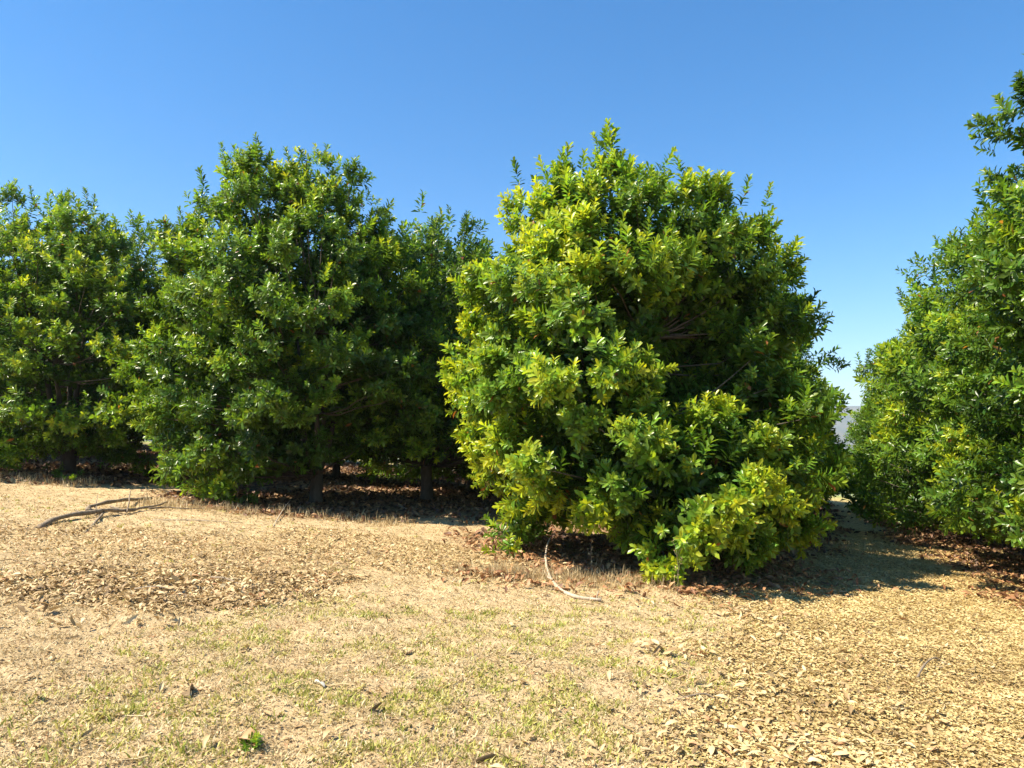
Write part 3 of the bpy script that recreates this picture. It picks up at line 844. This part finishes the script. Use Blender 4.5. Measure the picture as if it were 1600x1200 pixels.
leafy_plant('sapling', 812, 862, .72, .34, 42, 'low dark green leafy sucker bush left under the largest tree', 'bush', .42, .85, seed=4)
leafy_plant('seedling', 790, 868, .20, .14, 7, 'small bright green seedling at the foot of the sucker bush', 'seedling', .75, .7, seed=5)
leafy_plant('small_weed', 108, 752, .18, .35, 9, 'small pale green weed at the foot of the left-edge tree trunk', 'weed', .3, .6, seed=6)
leafy_plant('small_weed', 85, 744, .38, .10, 4, 'thin pale green weed standing just left of the left-edge tree trunk', 'weed', .3, .6, seed=7)
leafy_plant('ground_weed', 395, 1168, .05, .055, 9, 'tiny bright green weed in the bottom foreground beside a red leaf', 'weed', .55, .22, seed=8)
leafy_plant('low_weed', 375, 790, .28, .35, 16, 'low dark weed patch at the shade edge left of the forked trunk', 'weed', .25, .6, seed=9)

# small broken twigs mixed into the litter
TWIG = []
for _ in range(8):
    L = rng.uniform(.05, .16); rd = rng.uniform(.0012, .003); k = 4
    P = np.stack([np.linspace(-L / 2, L / 2, k), rng.normal(0, L * .05, k), rng.normal(0, L * .03, k)], 1)
    V = []; 
    for p_ in P:
        for a in range(3): V.append(p_ + np.array([0, rd * math.cos(a * 2.094), rd * math.sin(a * 2.094)]))
    F = []
    for i in range(k - 1):
        for a in range(3):
            b = (a + 1) % 3; F += [(i * 3 + a, i * 3 + b, i * 3 + 3 + b), (i * 3 + a, i * 3 + 3 + b, i * 3 + 3 + a)]
    TWIG.append((np.array(V), np.array(F)))
pts = scatter_pts(rng, 1500, lambda x, y: np.clip(.12 + z_left(x, y) + .4 * z_right(x, y) + .5 * z_under(x, y), 0, 1), 3.0, 16)
emit(scatter_shapes(rng, pts, TWIG, .6, 1.8, .12, .015), 'twig_debris', M_LITTER, 'small broken twigs mixed into the leaf litter', 'twigs')

# single conspicuous leaves
def one_leaf(px, py, s, tint, label, seed, mat=None, tilt=.4):
    r = np.random.default_rng(seed); g = gp(px, py); V, F = curled_leaf(r, .14 * s, .06 * s, .3)
    a = r.uniform(0, 6.28); c_, s_ = math.cos(a), math.sin(a)
    V = V @ np.array([[1, 0, 0], [0, math.cos(tilt), -math.sin(tilt)], [0, math.sin(tilt), math.cos(tilt)]]).T @ np.array([[c_, -s_, 0], [s_, c_, 0], [0, 0, 1]]).T
    V[:, 2] -= V[:, 2].min() - .004
    t = Tri(); t.add(V, F, np.full((len(F), 1), tint))
    o = link('fallen_leaf', t.mesh('fallen_leaf', ('tint',), True), mat or M_LITTER); o.location = g
    sm = o.modifiers.new('thickness', 'SOLIDIFY'); sm.thickness = .001
    return tag(o, label, 'leaf', 'single large fallen leaves on the grass')
M_PALELEAF = litter_material('pale_leaf', [(0, (.6, .55, .42)), (1, (.75, .70, .58))])
one_leaf(498, 1072, .75, .9, 'small whitish fallen leaf in the middle of the foreground grass', 1, M_PALELEAF)
one_leaf(586, 1112, .9, .05, 'dark brown curled fallen leaf standing up in the foreground grass', 2, None, 1.0)
one_leaf(637, 1022, .6, .2, 'small red fallen leaf in the foreground grass, above the dark curled one', 3, M_REDLEAF)
one_leaf(390, 1160, 1.0, .9, 'orange fallen leaf beside the tiny green weed at the bottom', 4, M_REDLEAF)
one_leaf(720, 898, .9, .5, 'reddish fallen leaf on the grass just left of the largest tree', 5, M_REDLEAF)
one_leaf(1330, 990, 1.1, .8, 'broad pale tan leaf lying on the mulch at the right', 6)
one_leaf(300, 1085, 1.1, .05, 'dark shrivelled leaf on the bare soil at the left foreground', 7, None, .8)
one_leaf(755, 1192, 1.2, .1, 'brown curled leaf at the bottom edge of the picture', 8, None, .7)

def leaf_pile(px, py, n, rad, label, seed, mat=M_LITTER):
    r = np.random.default_rng(seed); g = gp(px, py); t = Tri()
    for k in range(n):
        V, F = curled_leaf(r, r.uniform(.06, .12), r.uniform(.025, .045), .3)
        Rm = frames(unit(r.normal(0, .5, (1, 3)) + np.array([0, 0, 1])), r)[0]
        q = r.normal(0, rad * .5, 3) * np.array([1.2, .8, 0]); q[2] = max(.02, .09 - np.hypot(q[0], q[1]) * .5) * r.random() + .03
        t.add(V @ Rm.T + q, F, np.full((len(F), 1), r.uniform(.2, .95)))
    o = link('leaf_pile', t.mesh('leaf_pile', ('tint',)), mat); o.location = g
    return tag(o, label, 'leaf pile', 'small heaps of dry leaves', 'stuff')
leaf_pile(62, 958, 14, .12, 'crumpled heap of dry leaves at the left edge of the foreground', 1)
leaf_pile(120, 985, 10, .18, 'loose row of dark dry leaves below the heap at the left edge', 2)
leaf_pile(250, 980, 9, .14, 'small cluster of pale leaves below the big leaf drift', 3)
leaf_pile(1160, 965, 22, .22, 'heap of curled tan leaves at the corner of the largest tree shadow', 4)
leaf_pile(1030, 1020, 14, .16, 'cluster of upright leaves at the left edge of the mulch', 5)
leaf_pile(980, 925, 18, .16, 'heap of orange-red leaves just below the lowest hanging leaves', 6, M_REDLEAF)
leaf_pile(1140, 930, 7, .09, 'red leaves caught in the shade of the largest tree', 7, M_REDLEAF)
leaf_pile(280, 918, 40, .45, 'dense core of the large leaf drift at the left', 8)

# ------------------------------------------------------------------ far hills and the air in front of them
hx = np.linspace(-4200, 4600, 220); hy = np.linspace(0, 1, 14)
V = []
for j, t in enumerate(hy):
    for i, x in enumerate(hx):
        prof = math.sin(t * math.pi) ** .8
        h = 60 + 250 * float(fbm(np.array([x / 900]), np.array([3.1 + t * .6]), 81)[0])
        V.append((x, 3300 + 1200 * t, -95 + (h + 60) * prof))
V = np.array(V); n_ = len(hx)
ii = (np.arange(len(hy) - 1)[:, None] * n_ + np.arange(n_ - 1)[None]).ravel()
me = mesh_np('hills', V, np.stack([ii, ii + 1, ii + n_ + 1, ii + n_], 1).ravel(), np.arange(len(ii)) * 4, None, True)
m, nt, nodes, links = new_mat('hill_scrub')
geo = nodes.new('ShaderNodeNewGeometry'); no = N(nt, 'ShaderNodeTexNoise', i_Scale=.01, i_Detail=6.0); links.new(geo.outputs['Position'], no.inputs['Vector'])
p = nodes.new('ShaderNodeBsdfPrincipled'); p.inputs['Roughness'].default_value = 1
links.new(ramp(nt, no.outputs['Fac'], [(.35, (.06, .08, .035)), (.65, (.16, .14, .07))]), p.inputs['Base Color'])
o = nodes.new('ShaderNodeOutputMaterial'); links.new(p.outputs[0], o.inputs[0])
tag(link('hills', me, m), kind='structure')

import os
if os.environ.get('NOHAZE') is None:
    b = 5600.0
    zlo, zhi = -150.0, 320.0
    V = np.array([(x, y, z) for z in (zlo, zhi) for y in (-b, b) for x in (-b, b)], float)
    F = np.array([(0, 2, 3, 1), (4, 5, 7, 6), (0, 1, 5, 4), (2, 6, 7, 3), (0, 4, 6, 2), (1, 3, 7, 5)])
    me = mesh_np('haze', V, F.ravel(), np.arange(6) * 4)
    m, nt, nodes, links = new_mat('haze_air')
    pv = nodes.new('ShaderNodeVolumePrincipled'); pv.inputs['Color'].default_value = (.80, .88, 1, 1)
    pv.inputs['Density'].default_value = .0002; pv.inputs['Anisotropy'].default_value = .2
    o = nodes.new('ShaderNodeOutputMaterial'); links.new(pv.outputs[0], o.inputs['Volume'])
    tag(link('haze', me, m), kind='stuff')
